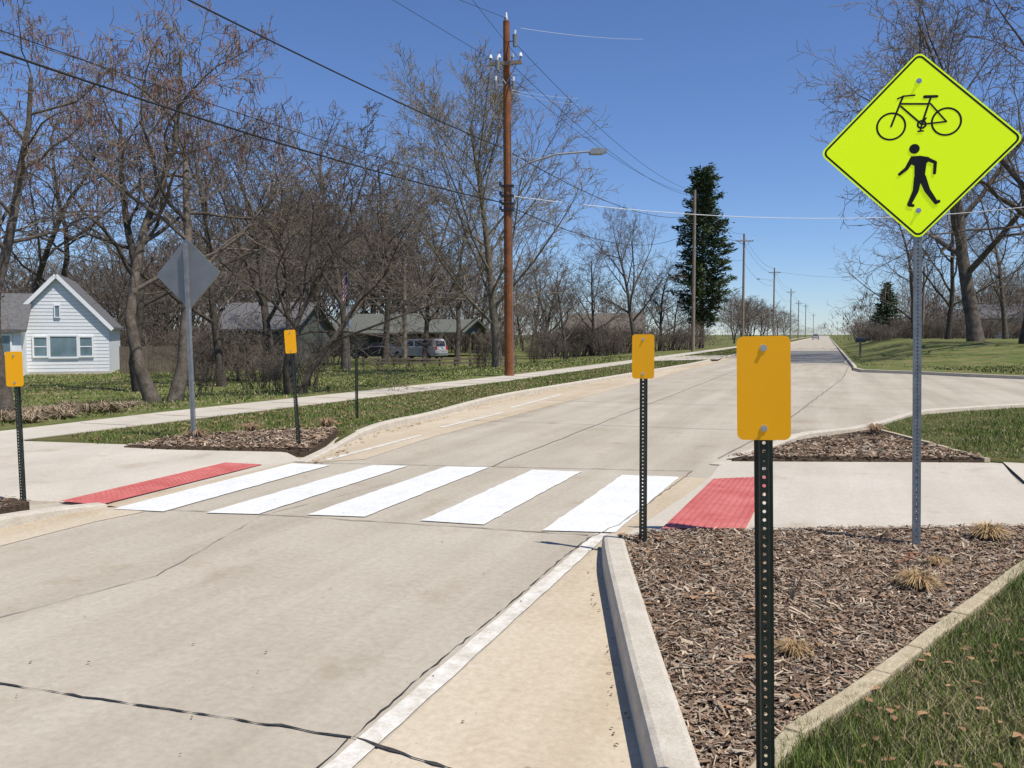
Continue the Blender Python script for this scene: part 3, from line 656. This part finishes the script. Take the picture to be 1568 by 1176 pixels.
TW=tree(61,BD,10,1,.7,.10,nch=(11,7,6,3),ang=(46,42,42,42),st=(.15,.15,.1,.1),rat=(.58,.5,.5,.5),max=3,rmin=.011)
TW2=tree(62,BD,10,1,.7,.09,nch=(13,7,6,3),ang=(40,42,42,42),st=(.15,.15,.1,.1),rat=(.55,.5,.5,.5),max=3,rmin=.011)
def shrubmesh(seed,n=24,h=2.2,mats=BD):
    P=dict(seg=(4,3,2,3,3),wob=(.12,.2,.22,.2,.2),trop=(.04,.04,.02,0,0),taper=(.35,.4,.5,.5,.5),rmin=.004,max=2,nch=(7,5,4,4),st=(.2,.15,.1,.1),ang=(38,40,40,40),rat=(.5,.5,.5,.5),rr=(.6,.6,.6,.6))
    t=TG(seed,P); r=t.r
    for k in range(n):
        a=r.uniform(0,6.28);q=r.uniform(0,.7); t.grow(Vector((math.cos(a)*q,math.sin(a)*q,-.05)),Vector((math.cos(a)*.35*r.random(),math.sin(a)*.35*r.random(),1)).normalized(),h*r.uniform(.6,1),.014,0)
    return t.mesh('shrub_mesh',mats),t.H
SH=shrubmesh(2); SH2=shrubmesh(9,26,2.0,[M_twig,M_twig,M_pod])
def place(name,T,px,d,topy,rz=None,wid=1.0,parent=None,z=None,right=False,ln=0,clear=False):
    me,h=T; b=col(px,d,.0)
    if clear and (-13.5<b.x<(3 if not right else 2)): return None
    b.z=(terr(b.x,b.y) if not right else lawnz(b.x,b.y)) if z is None else z
    Ht=CH+(512-topy)*d/F-b.z; s=Ht/h
    o=bpy.data.objects.new(name,me); scene.collection.objects.link(o); o.location=b; o.scale=(s*wid,s*wid,s); o.rotation_euler=(0,ln,random.uniform(0,6.28) if rz is None else rz)
    if parent:o.parent=parent
    return o
place('bare_tree',TA,252,20.5,-60,1.0)
place('bare_tree',TA3,448,22,150,.4,1.05)
place('bare_tree',TA2,10,16.5,-30,2.0)
place('bare_tree',TA2,215,33,60,4.1)
place('bare_tree',TA,60,66,150,5.0)
place('bare_tree',TE,340,36,120,.7)
place('bare_tree',TC,420,42,150,1.7,.9)
place('bare_tree',TD,530,54,145,2.2,1.25)
place('bare_tree',TE,590,62,185,3.0,1.0)
place('bare_tree',TE,650,66,250,5.0,1.0)
place('bare_tree',TD,700,64,275,1.2,1.2)
place('bare_tree',TB,762,47,78,.5,1.15)
place('bare_tree',TC,975,80,300,1.9,.8)
place('bare_tree',TE,905,85,360,2.9)
place('bare_tree',TD,865,75,385,1.9,1.2)
place('bare_tree',TE,835,82,375,4.9,1.2)
place('bare_tree',TD,1010,95,395,1.0,1.5)
place('bare_tree',TC,1498,57,-60,1.2,1.0,right=True)
place('bare_tree',TC,1572,50,-120,3.6,.95,right=True)
place('bare_tree',TD,1400,90,300,3.6,1.2,right=True)
place('bare_tree',TE,1450,80,230,2.6,1.0,right=True)
place('bare_tree',TE,1540,85,240,.6,1.0,right=True)
woods=empty('woodland')
T5=[TW,TW2]
rw=random.Random(5)
def topline(px):
    return np.interp(px,[-200,0,250,350,480,620,700,800,900,1000,1120,1160,1200,1250],[360,360,320,280,240,280,345,375,385,410,440,455,470,485])
for i in range(84):
    px=rw.uniform(-150,1170); d=rw.uniform(98,140) if px>430 else rw.uniform(68,115)
    ty=topline(px)+rw.uniform(-5,80)
    place('tree_%d'%i,rw.choice(T5),px,d,ty,rw.uniform(0,6.28),rw.uniform(1,1.5),parent=woods,clear=True)
for i in range(26):
    px=rw.uniform(1120,1262); d=rw.uniform(160,500)
    place('far_%d'%i,rw.choice(T5),px,d,np.interp(px,[1120,1262],[430,488])+rw.uniform(0,20),rw.uniform(0,6.28),rw.uniform(1.2,1.8),parent=woods,clear=True)
for i in range(28):
    px=rw.uniform(1305,1640); d=rw.uniform(95,170)
    place('rt_%d'%i,rw.choice(T5),px,d,np.interp(px,[1305,1350,1400,1600],[475,455,400,370])+rw.uniform(0,60),rw.uniform(0,6.28),rw.uniform(1.1,1.7),parent=woods,z=.6,clear=True,right=True)
def thicket(name,items,per):
    V=[];C=[]
    for (p,h,rad) in items:
        n=per; a=rng.uniform(0,2*np.pi,n); rr=np.sqrt(rng.random(n))*rad; zz=rng.random(n)**.8
        sh=np.sin(np.clip(zz,0.05,1)*np.pi*.85+.35); x=p.x+np.cos(a)*rr*sh; y=p.y+np.sin(a)*rr*sh; z=p.z+zz*h*.9
        L=rng.uniform(.06,.17,n)*h; t=rng.normal(0,.45,n); o=rr/rad*.5
        dx=np.cos(a)*o+t*.5; dy=np.sin(a)*o+rng.normal(0,.3,n); dz=rng.uniform(.5,1.1,n)
        w=rng.uniform(.02,.055,n)*(1+h/20); wa=rng.uniform(0,6.28,n)
        v=np.zeros((n,3,3)); v[:,0]=np.stack([x-np.cos(wa)*w,y-np.sin(wa)*w,z],1); v[:,1]=np.stack([x+np.cos(wa)*w,y+np.sin(wa)*w,z],1); v[:,2]=np.stack([x+dx*L,y+dy*L,z+dz*L],1)
        V.append(v); k=rng.uniform(.75,1.2); C.append(np.array([.18,.14,.11])*k*rng.uniform(.5,1.35,(n,1)))
    quadmesh(name,np.concatenate(V),np.concatenate(C),3,M_veg)
it=[]
for i in range(140):
    px=rw.uniform(-200,1180); d=rw.uniform(110,150) if px>430 else rw.uniform(85,120); b=col(px,d,-.6)
    if b.x>-15: continue
    ty=topline(px)+rw.uniform(50,130); it.append((b,max(2,CH+(512-ty)*d/F+.6),rw.uniform(2.5,5)))
for i in range(40):
    px=rw.uniform(1310,1680); d=rw.uniform(110,150); b=col(px,d,.3)
    it.append((b,CH+(512-rw.uniform(430,480))*d/F,rw.uniform(2.5,5)))
for i in range(30):
    px=rw.uniform(1110,1262); d=rw.uniform(180,500); b=col(px,d,0)
    if b.x>-14: continue
    it.append((b,CH+(512-np.interp(px,[1110,1262],[450,492]))*d/F,rw.uniform(3,7)))
for i in range(40):
    d=rw.uniform(500,900); px=rw.choice([rw.uniform(1200,1262),rw.uniform(1290,1400)]); it.append((col(px,d,0),rw.uniform(6,10),rw.uniform(8,14)))
thicket('distant_trees',it,280)
brush=empty('underbrush')
for i in range(95):
    px=rw.uniform(-100,1150); d=rw.uniform(98,140) if px>430 else rw.uniform(60,100)
    if px>760: d=rw.uniform(72,100)
    if -60<px<200: d=rw.uniform(64,90)
    place('shrub_%d'%i,rw.choice([SH,SH2]),px,d,512-rw.uniform(.3,1.3)*F/d-rw.uniform(0,12),rw.uniform(0,6.28),rw.uniform(1.2,2.4),parent=brush,clear=True)
for (px,d,ty,w) in ((300,28,545,1.4),(400,30,530,1.5),(470,27,520,1.4),(430,24,550,1.3),(320,40,505,2),(395,40,495,2),(735,50,525,1.3),(500,60,505,2),(820,60,522,1.6),(870,66,518,1.6)):
    place('b_%d'%px,SH,px,d,ty,px*.1,w,parent=brush)
for i in range(40):
    px=rw.uniform(1310,1650); d=rw.uniform(85,130); place('rs_%d'%i,SH2,px,d,rw.uniform(475,500),rw.uniform(0,6),2,parent=brush,z=.9,clear=True,right=True)
# evergreens
def conifer(name,px,d,topy,wpx,by,seed,colm=False,right=False):
    r=random.Random(seed); b=col(px,d,0); b.z=lawnz(b.x,b.y) if right else terr(b.x,b.y); Ht=CH+(512-topy)*d/F-b.z; Rm=wpx*d/F/2; zb=CH+(512-by)*d/F-b.z
    mb=MB(); mb.tube((0,0,-.2),(0,0,Ht*.97),Ht*.012+.06,.03,n=8,m=0)
    nb=150 if colm else 120
    for i in range(nb):
        t=(i+.5)/nb; z=zb+(Ht-zb)*t
        if colm: e=min(1,.30+1.3*(1-t))*(.84+.16*math.sin(t*19+seed))*(.65+.35*min(1,t*5))
        else: e=(1-t)**.85
        L=Rm*e*r.uniform(.5,1.2)+.12; a=i*2.4+r.uniform(-.5,.5); dr=Vector((math.cos(a),math.sin(a),(.25 if colm else -.12)+.35*t)); 
        p0=Vector((0,0,z)); p1=p0+dr*L; mb.tube(p0,p1,.045,.01,n=4,m=0,cap=False)
        k=int((100 if colm else 50)*(.3+L/Rm))
        for j in range(k):
            s=.2+.85*r.random()**.7; c=p0.lerp(p1,s)+Vector((r.gauss(0,1),r.gauss(0,1),r.gauss(0,.55)))*(.115*Rm*(1.15-s*.4))
            q=Rm*.062*r.uniform(.5,1.3); x=Vector((dr.x+r.gauss(0,.6),dr.y+r.gauss(0,.6),r.gauss(0,.4)+.2)).normalized()*q*1.7; y=Vector((r.gauss(0,1),r.gauss(0,1),r.gauss(0,.6))).normalized()*q*.5
            o=len(mb.v); mb.v+=[tuple(c-x),tuple(c+y),tuple(c+x),tuple(c-y)]; mb.f.append((o,o+1,o+2,o+3)); mb.m.append(1)
    o=mb.obj(name,[M_bark,M_needle]); o.location=b
conifer('pine_tree',1074,95,266,90,500,4,True)
conifer('spruce_tree',1356,105,434,62,519,9,right=True)
# ---------- houses
def win(mb,x0,x1,z0,z1,y,mf,mg,fr=.09,mull=None):
    mb.box(((x0+x1)/2,y-.01,(z0+z1)/2),(x1-x0,.03,z1-z0),mg)
    mb.box(((x0+x1)/2,y-.03,z0-fr/2),(x1-x0+2*fr,.07,fr),mf); mb.box(((x0+x1)/2,y-.03,z1+fr/2),(x1-x0+2*fr,.07,fr),mf)
    for x in(x0-fr/2,x1+fr/2)+tuple(mull or ()): mb.box((x,y-.033,(z0+z1)/2),(fr,.06,z1-z0-.002),mf)
def gable(mb,x0,x1,y0,y1,zb,ze,zr,mw,mr,ov=.35,axis='y'):
    if axis=='y':
        xm=(x0+x1)/2; mb.prism([(x0,zb),(x1,zb),(x1,ze),(xm,zr),(x0,ze)],y0,y1,mw)
        sl=(zr-ze)/(xm-x0); t=.14
        for s in(-1,1):
            xe=xm+s*(xm-x0+ov); zz=ze-ov*sl+.02
            mb.prism([(xm,zr+.02),(xe,zz),(xe,zz+t),(xm,zr+.02+t)][::s],y0-ov,y1+ov,mr)
    else:
        T=mb.T.copy(); mb.T=T@Matrix.Rotation(math.pi/2,4,'Z'); gable(mb,y0,y1,-x1,-x0,zb,ze,zr,mw,mr,ov,'y'); mb.T=T
A=col(90,47,0); zb=terr(A.x,A.y)
e=empty('white_house',(A.x,A.y,zb)); e.rotation_euler[2]=.70
mb=MB(); gable(mb,-2.5,2.5,0,8,-.3,2.62,5.3,0,1,.2)
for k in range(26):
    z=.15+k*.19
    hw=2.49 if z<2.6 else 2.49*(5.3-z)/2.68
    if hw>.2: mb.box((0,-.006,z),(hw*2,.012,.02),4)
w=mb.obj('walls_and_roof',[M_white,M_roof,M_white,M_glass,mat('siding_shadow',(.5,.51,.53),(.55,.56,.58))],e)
mb=MB(); win(mb,-1.15,-.55,1.0,2.0,-.02,0,1); win(mb,-.38,.9,.95,2.05,-.02,0,1,mull=()); win(mb,1.07,1.65,1.0,2.0,-.02,0,1); win(mb,-.10,.10,3.1,3.7,-.02,0,1,fr=.05)
for x in (-.85,1.36): mb.box((x,-.045,1.5),(.6,.03,.05),0)
for s in(-1,1):
    L=math.hypot(2.72,2.9); mb.box((s*1.36,-.22,5.32-1.45),(L,.03,.2),0,ry=s*math.atan2(2.68,2.5))
mb.box((0,-.01,-.05),(5.1,.05,.35),2)
mb.obj('windows',[M_white,M_glass,M_path],e)
mb=MB(); gable(mb,-9,-1.5,-1.6,2.6,-.3,2.5,4.2,0,1,.3,'x'); win(mb,-6.5,-5.6,1.2,2.1,-1.62,0,2); win(mb,-2.6,-2.0,1.2,2.1,-1.62,0,2)
mb.box((-3.3,-1.62,.95),(.85,.06,2.0),3)
mb.obj('wing',[M_white,M_roof,M_glass,M_green_s],e)
mb=MB(); mb.box((-3.6,4,4.7),(.6,.6,1.4),0); mb.obj('chimney',[mat('brick',(.22,.08,.05),(.3,.12,.08),scale=20)],e)
d=84; A=col(615,d,0); zb=-.6
e=empty('ranch_house',(A.x,A.y,zb)); e.rotation_euler[2]=.12
mb=MB(); gable(mb,-7.5,1.2,0,8,-.2,2.35,4.1,0,1,.5,'x')
gable(mb,1.75,6.2,-1.0,8,2.2,2.35,3.5,0,1,.5,'x')
for x in(1.9,6.0):
    for y in(-1.0,3,7.5): mb.box((x,y,1.0),(.14,.14,2.4),2)
mb.obj('walls_and_roof',[M_green_s,M_groof,M_fence],e)
mb=MB(); win(mb,-6.6,-5.2,.9,2.0,-.02,0,1); win(mb,-3.4,-1.4,.8,2.0,-.02,0,1,mull=(-2.4,)); mb.box((-.2,-.03,1.05),(.95,.06,2.1),2); mb.box((-.2,-.07,1.05),(.7,.04,1.7),0)
mb.obj('windows_and_door',[M_brn,M_dglass,M_brn],e)
def simple_house(name,px,d,w,dep,ze,zr,mw,mr,rz=0,zb=None,axis='x',mf=None):
    A=col(px,d,0); zb=(terr(A.x,A.y) if zb is None else zb); e=empty(name,(A.x,A.y,zb)); e.rotation_euler[2]=rz
    mb=MB(); gable(mb,-w/2,w/2,0,dep,-.2,ze,zr,0,1,.4,axis); mb.obj('walls_and_roof',[mw,mr],e)
    mb=MB(); n=int(w/2.6)
    for k in range(n):
        x=-w/2+w*(k+.5)/n
        if k==n//2: mb.box((x,-.03,1.05),(.95,.06,2.1),2)
        else: win(mb,x-.5,x+.5,1.0,2.0,-.02,0,1,fr=.08)
    mb.obj('windows_and_door',[mf or M_white,M_dglass,M_brn],e)
simple_house('brown_house',925,104,9,8,2.5,4.6,M_brn,M_broof,.2,mf=M_fence)
simple_house('green_house',390,62,6,7,2.6,4.4,M_green_s,M_roof,.2,mf=M_fence)
simple_house('white_house',1560,110,10,8,2.6,4.4,M_white,M_roof,-.2,zb=1.0)
simple_house('grey_house',1450,125,10,8,2.6,4.2,M_alu,M_roof,-.2,zb=.9)
# ---------- vehicles
def car(name,loc,rz,paint,suv=True):
    mb=MB()
    if suv: lo=[(-2.3,.35),(2.25,.35),(2.3,.8),(2.2,.98),(1.15,1.08),(-2.25,1.1),(-2.32,.8)]; gh=[(-2.22,1.1),(1.1,1.08),(.55,1.66),(.3,1.72),(-1.95,1.74),(-2.12,1.6)]
    else: lo=[(-2.3,.3),(2.25,.3),(2.3,.65),(2.15,.8),(1.0,.92),(-1.5,.98),(-2.25,.93),(-2.33,.6)]; gh=[(-1.65,.98),(1.0,.92),(.3,1.36),(0,1.42),(-.9,1.42),(-1.2,1.35)]
    mb.prism(lo,-.9,.9,0); 
    n=len(gh); vs=[(x,-.86+.12*(z-1)/.7,z) for x,z in gh]+[(x,.86-.12*(z-1)/.7,z) for x,z in gh]
    mb.add(vs,[tuple(range(n)),tuple(range(2*n-1,n-1,-1))]+[(i,i+n,(i+1)%n+n,(i+1)%n) for i in range(n)],0)
    zt=1.62 if suv else 1.34; zb_=1.14 if suv else 1.0
    ws=[(-2.0,-1.2),(-1.1,-.2),(-.1,.62)] if suv else [(-1.3,-.55),(-.45,.4)]
    for s in(-1,1):
        for a,b in ws:
            y0=s*(.865-.12*(zb_-1)/.7);y1=s*(.865-.12*(zt-1)/.7)
            q=[(a,y0,zb_),(b+.12*(b==ws[-1][1]),y0,zb_),(b-.25*(b==ws[-1][1]),y1,zt),(a+.05,y1,zt)]
            mb.add(q,[(0,1,2,3)],1)
        for x in(-1.45,1.45):
            mb.tube((x,s*.72,.36),(x,s*.925,.36),.36,n=20,m=2); mb.tube((x,s*.92,.36),(x,s*.935,.36),.21,n=14,m=3)
        mb.box((-2.3,s*.76,.98 if suv else .75),(.06,.2,.3),4); mb.box((2.24,s*.68,.72),(.08,.3,.16),3); mb.box((.75,s*.99,1.1),(.12,.18,.14),0)
    if suv: mb.add([(-2.235,-.68,1.16),(-2.235,.68,1.16),(-2.14,.64,1.56),(-2.14,-.64,1.56)],[(0,1,2,3)],1); mb.add([(1.06,-.75,1.14),(1.06,.75,1.14),(.6,.68,1.62),(.6,-.68,1.62)],[(0,1,2,3)],1)
    mb.box((-2.33,0,.5),(.12,1.75,.2),3 if suv else 0); mb.box((2.3,0,.5),(.12,1.75,.2),3 if suv else 0)
    if suv:
        for s in(-1,1): mb.tube((-1.7,s*.6,1.8),(.1,s*.6,1.8),.025,n=6,m=2)
    o=mb.obj(name,[paint,M_dglass,M_tyre,M_alu,M_redl]); o.location=loc; o.rotation_euler[2]=rz
    b=o.modifiers.new('b','BEVEL'); b.width=.04; b.segments=2; b.limit_method='ANGLE'
    return o
p=col(641,72,-.55); car('parked_suv',p,YAW+math.radians(150),M_silver)
p=col(574,77,-.6); car('parked_car',p,YAW+math.radians(160),M_dark,False)
p=col(1249,260,0); car('parked_car',p,math.radians(90),M_silver,True)
mb=MB(); a=col(556,58,0);b=col(790,58,0); n=11; a.z=terr(a.x,a.y); b.z=terr(b.x,b.y)
for i in range(n):
    q=a.lerp(b,i/(n-1)); q.z=terr(q.x,q.y); mb.box((q.x,q.y,q.z+.3),(.13,.13,.7),0,rz=YAW)
c=(a+b)/2
for z in(.52,.28):
    mb.box((c.x,c.y-.09,terr(c.x,c.y)+z),((b-a).length,.06,.11),0,rz=math.atan2(b.y-a.y,b.x-a.x))
mb.obj('rail_fence',[M_fence])
mb=MB(); a=col(185,48,0); b=col(420,52,0)
for i in range(60):
    q=a.lerp(b,i/59); mb.box((q.x,q.y,terr(q.x,q.y)+.75),(.13,.03,1.5+random.uniform(-.02,.02)),0,rz=YAW)
mb.obj('board_fence',[M_fence])
b=col(1317,52,.12); mb=MB(); mb.box((0,0,.45),(.12,.12,1.0),0)
P=[(-.16,0)]+[(-.16,.14)]+[(.16*math.cos(math.pi-math.pi*i/8),.14+.16*math.sin(math.pi*i/8)) for i in range(9)]+[(.16,0)]
mb.T=Matrix.Translation((0,0,.98)); mb.prism(P,-.3,.3,1); mb.box((0,0,-.02),(.36,.5,.04),0); mb.T=Matrix.Identity(4)
o=mb.obj('mailbox',[M_fence,M_dark]); o.location=b; o.rotation_euler[2]=1.57
b=col(534,50,-.5); H=pt(531,405,50).z-b.z; mb=MB(); mb.tube((0,0,0),(0,0,H),.04,.025,n=8,m=0); mb.tube((0,0,H),(0,0,H+.08),.05,n=8,m=0)
for i in range(13):
    for k in range(4):
        x0=-.02-k*.07;x1=-.02-(k+1)*.07; z0=H-.3-k*.12-i*.11;  y0=.05*(k%2);y1=.05*((k+1)%2)
        m=3 if i<6 and k<2 else (1 if i%2==0 else 2)
        mb.add([(x0,y0,z0),(x1,y1,z0-.12),(x1,y1,z0-.23),(x0,y0,z0-.11)],[(0,1,2,3)],m)
mb.box((.03,0,H-3.0),(.25,.02,1.2),2)
o=mb.obj('flagpole',[M_alu,M_flagr,M_white,M_flagb]); o.location=b; o.rotation_euler[2]=YAW
# ---------- camera/light
cd=bpy.data.cameras.new('camera'); cam=bpy.data.objects.new('camera',cd); scene.collection.objects.link(cam); cam.location=CAM
cam.rotation_euler=(math.pi/2-PIT,0,YAW); cd.sensor_width=36; cd.lens=36*F/W; cd.clip_end=6000; cd.clip_start=.05; scene.camera=cam
hs_=R*.82-FH*.57; hs_.normalize(); EL=math.radians(62); sv=hs_*math.cos(EL)+UP*math.sin(EL)
sl=bpy.data.lights.new('sun','SUN'); sl.energy=5; sl.angle=math.radians(.5); sl.color=(1,.955,.87)
so=bpy.data.objects.new('sun',sl); scene.collection.objects.link(so); so.rotation_euler=sv.to_track_quat('Z','Y').to_euler()
w=bpy.data.worlds.new('World'); scene.world=w; w.use_nodes=True; n=w.node_tree.nodes; l=w.node_tree.links
sk=n.new('ShaderNodeTexSky'); sk.sky_type='NISHITA'; sk.sun_disc=False; sk.sun_elevation=EL; sk.sun_rotation=math.atan2(hs_.x,hs_.y); sk.dust_density=.0; sk.air_density=.9; sk.ozone_density=1.6
tn=n.new('ShaderNodeMixRGB'); tn.blend_type='MULTIPLY'; tn.inputs['Fac'].default_value=1; tn.inputs[2].default_value=(.66,.80,1.08,1); l.new(sk.outputs[0],tn.inputs[1])
bg=n['Background']; bg.inputs['Strength'].default_value=.115; l.new(tn.outputs[0],bg.inputs['Color'])
scene.view_settings.view_transform='Standard'; scene.view_settings.look='None'; scene.view_settings.exposure=0
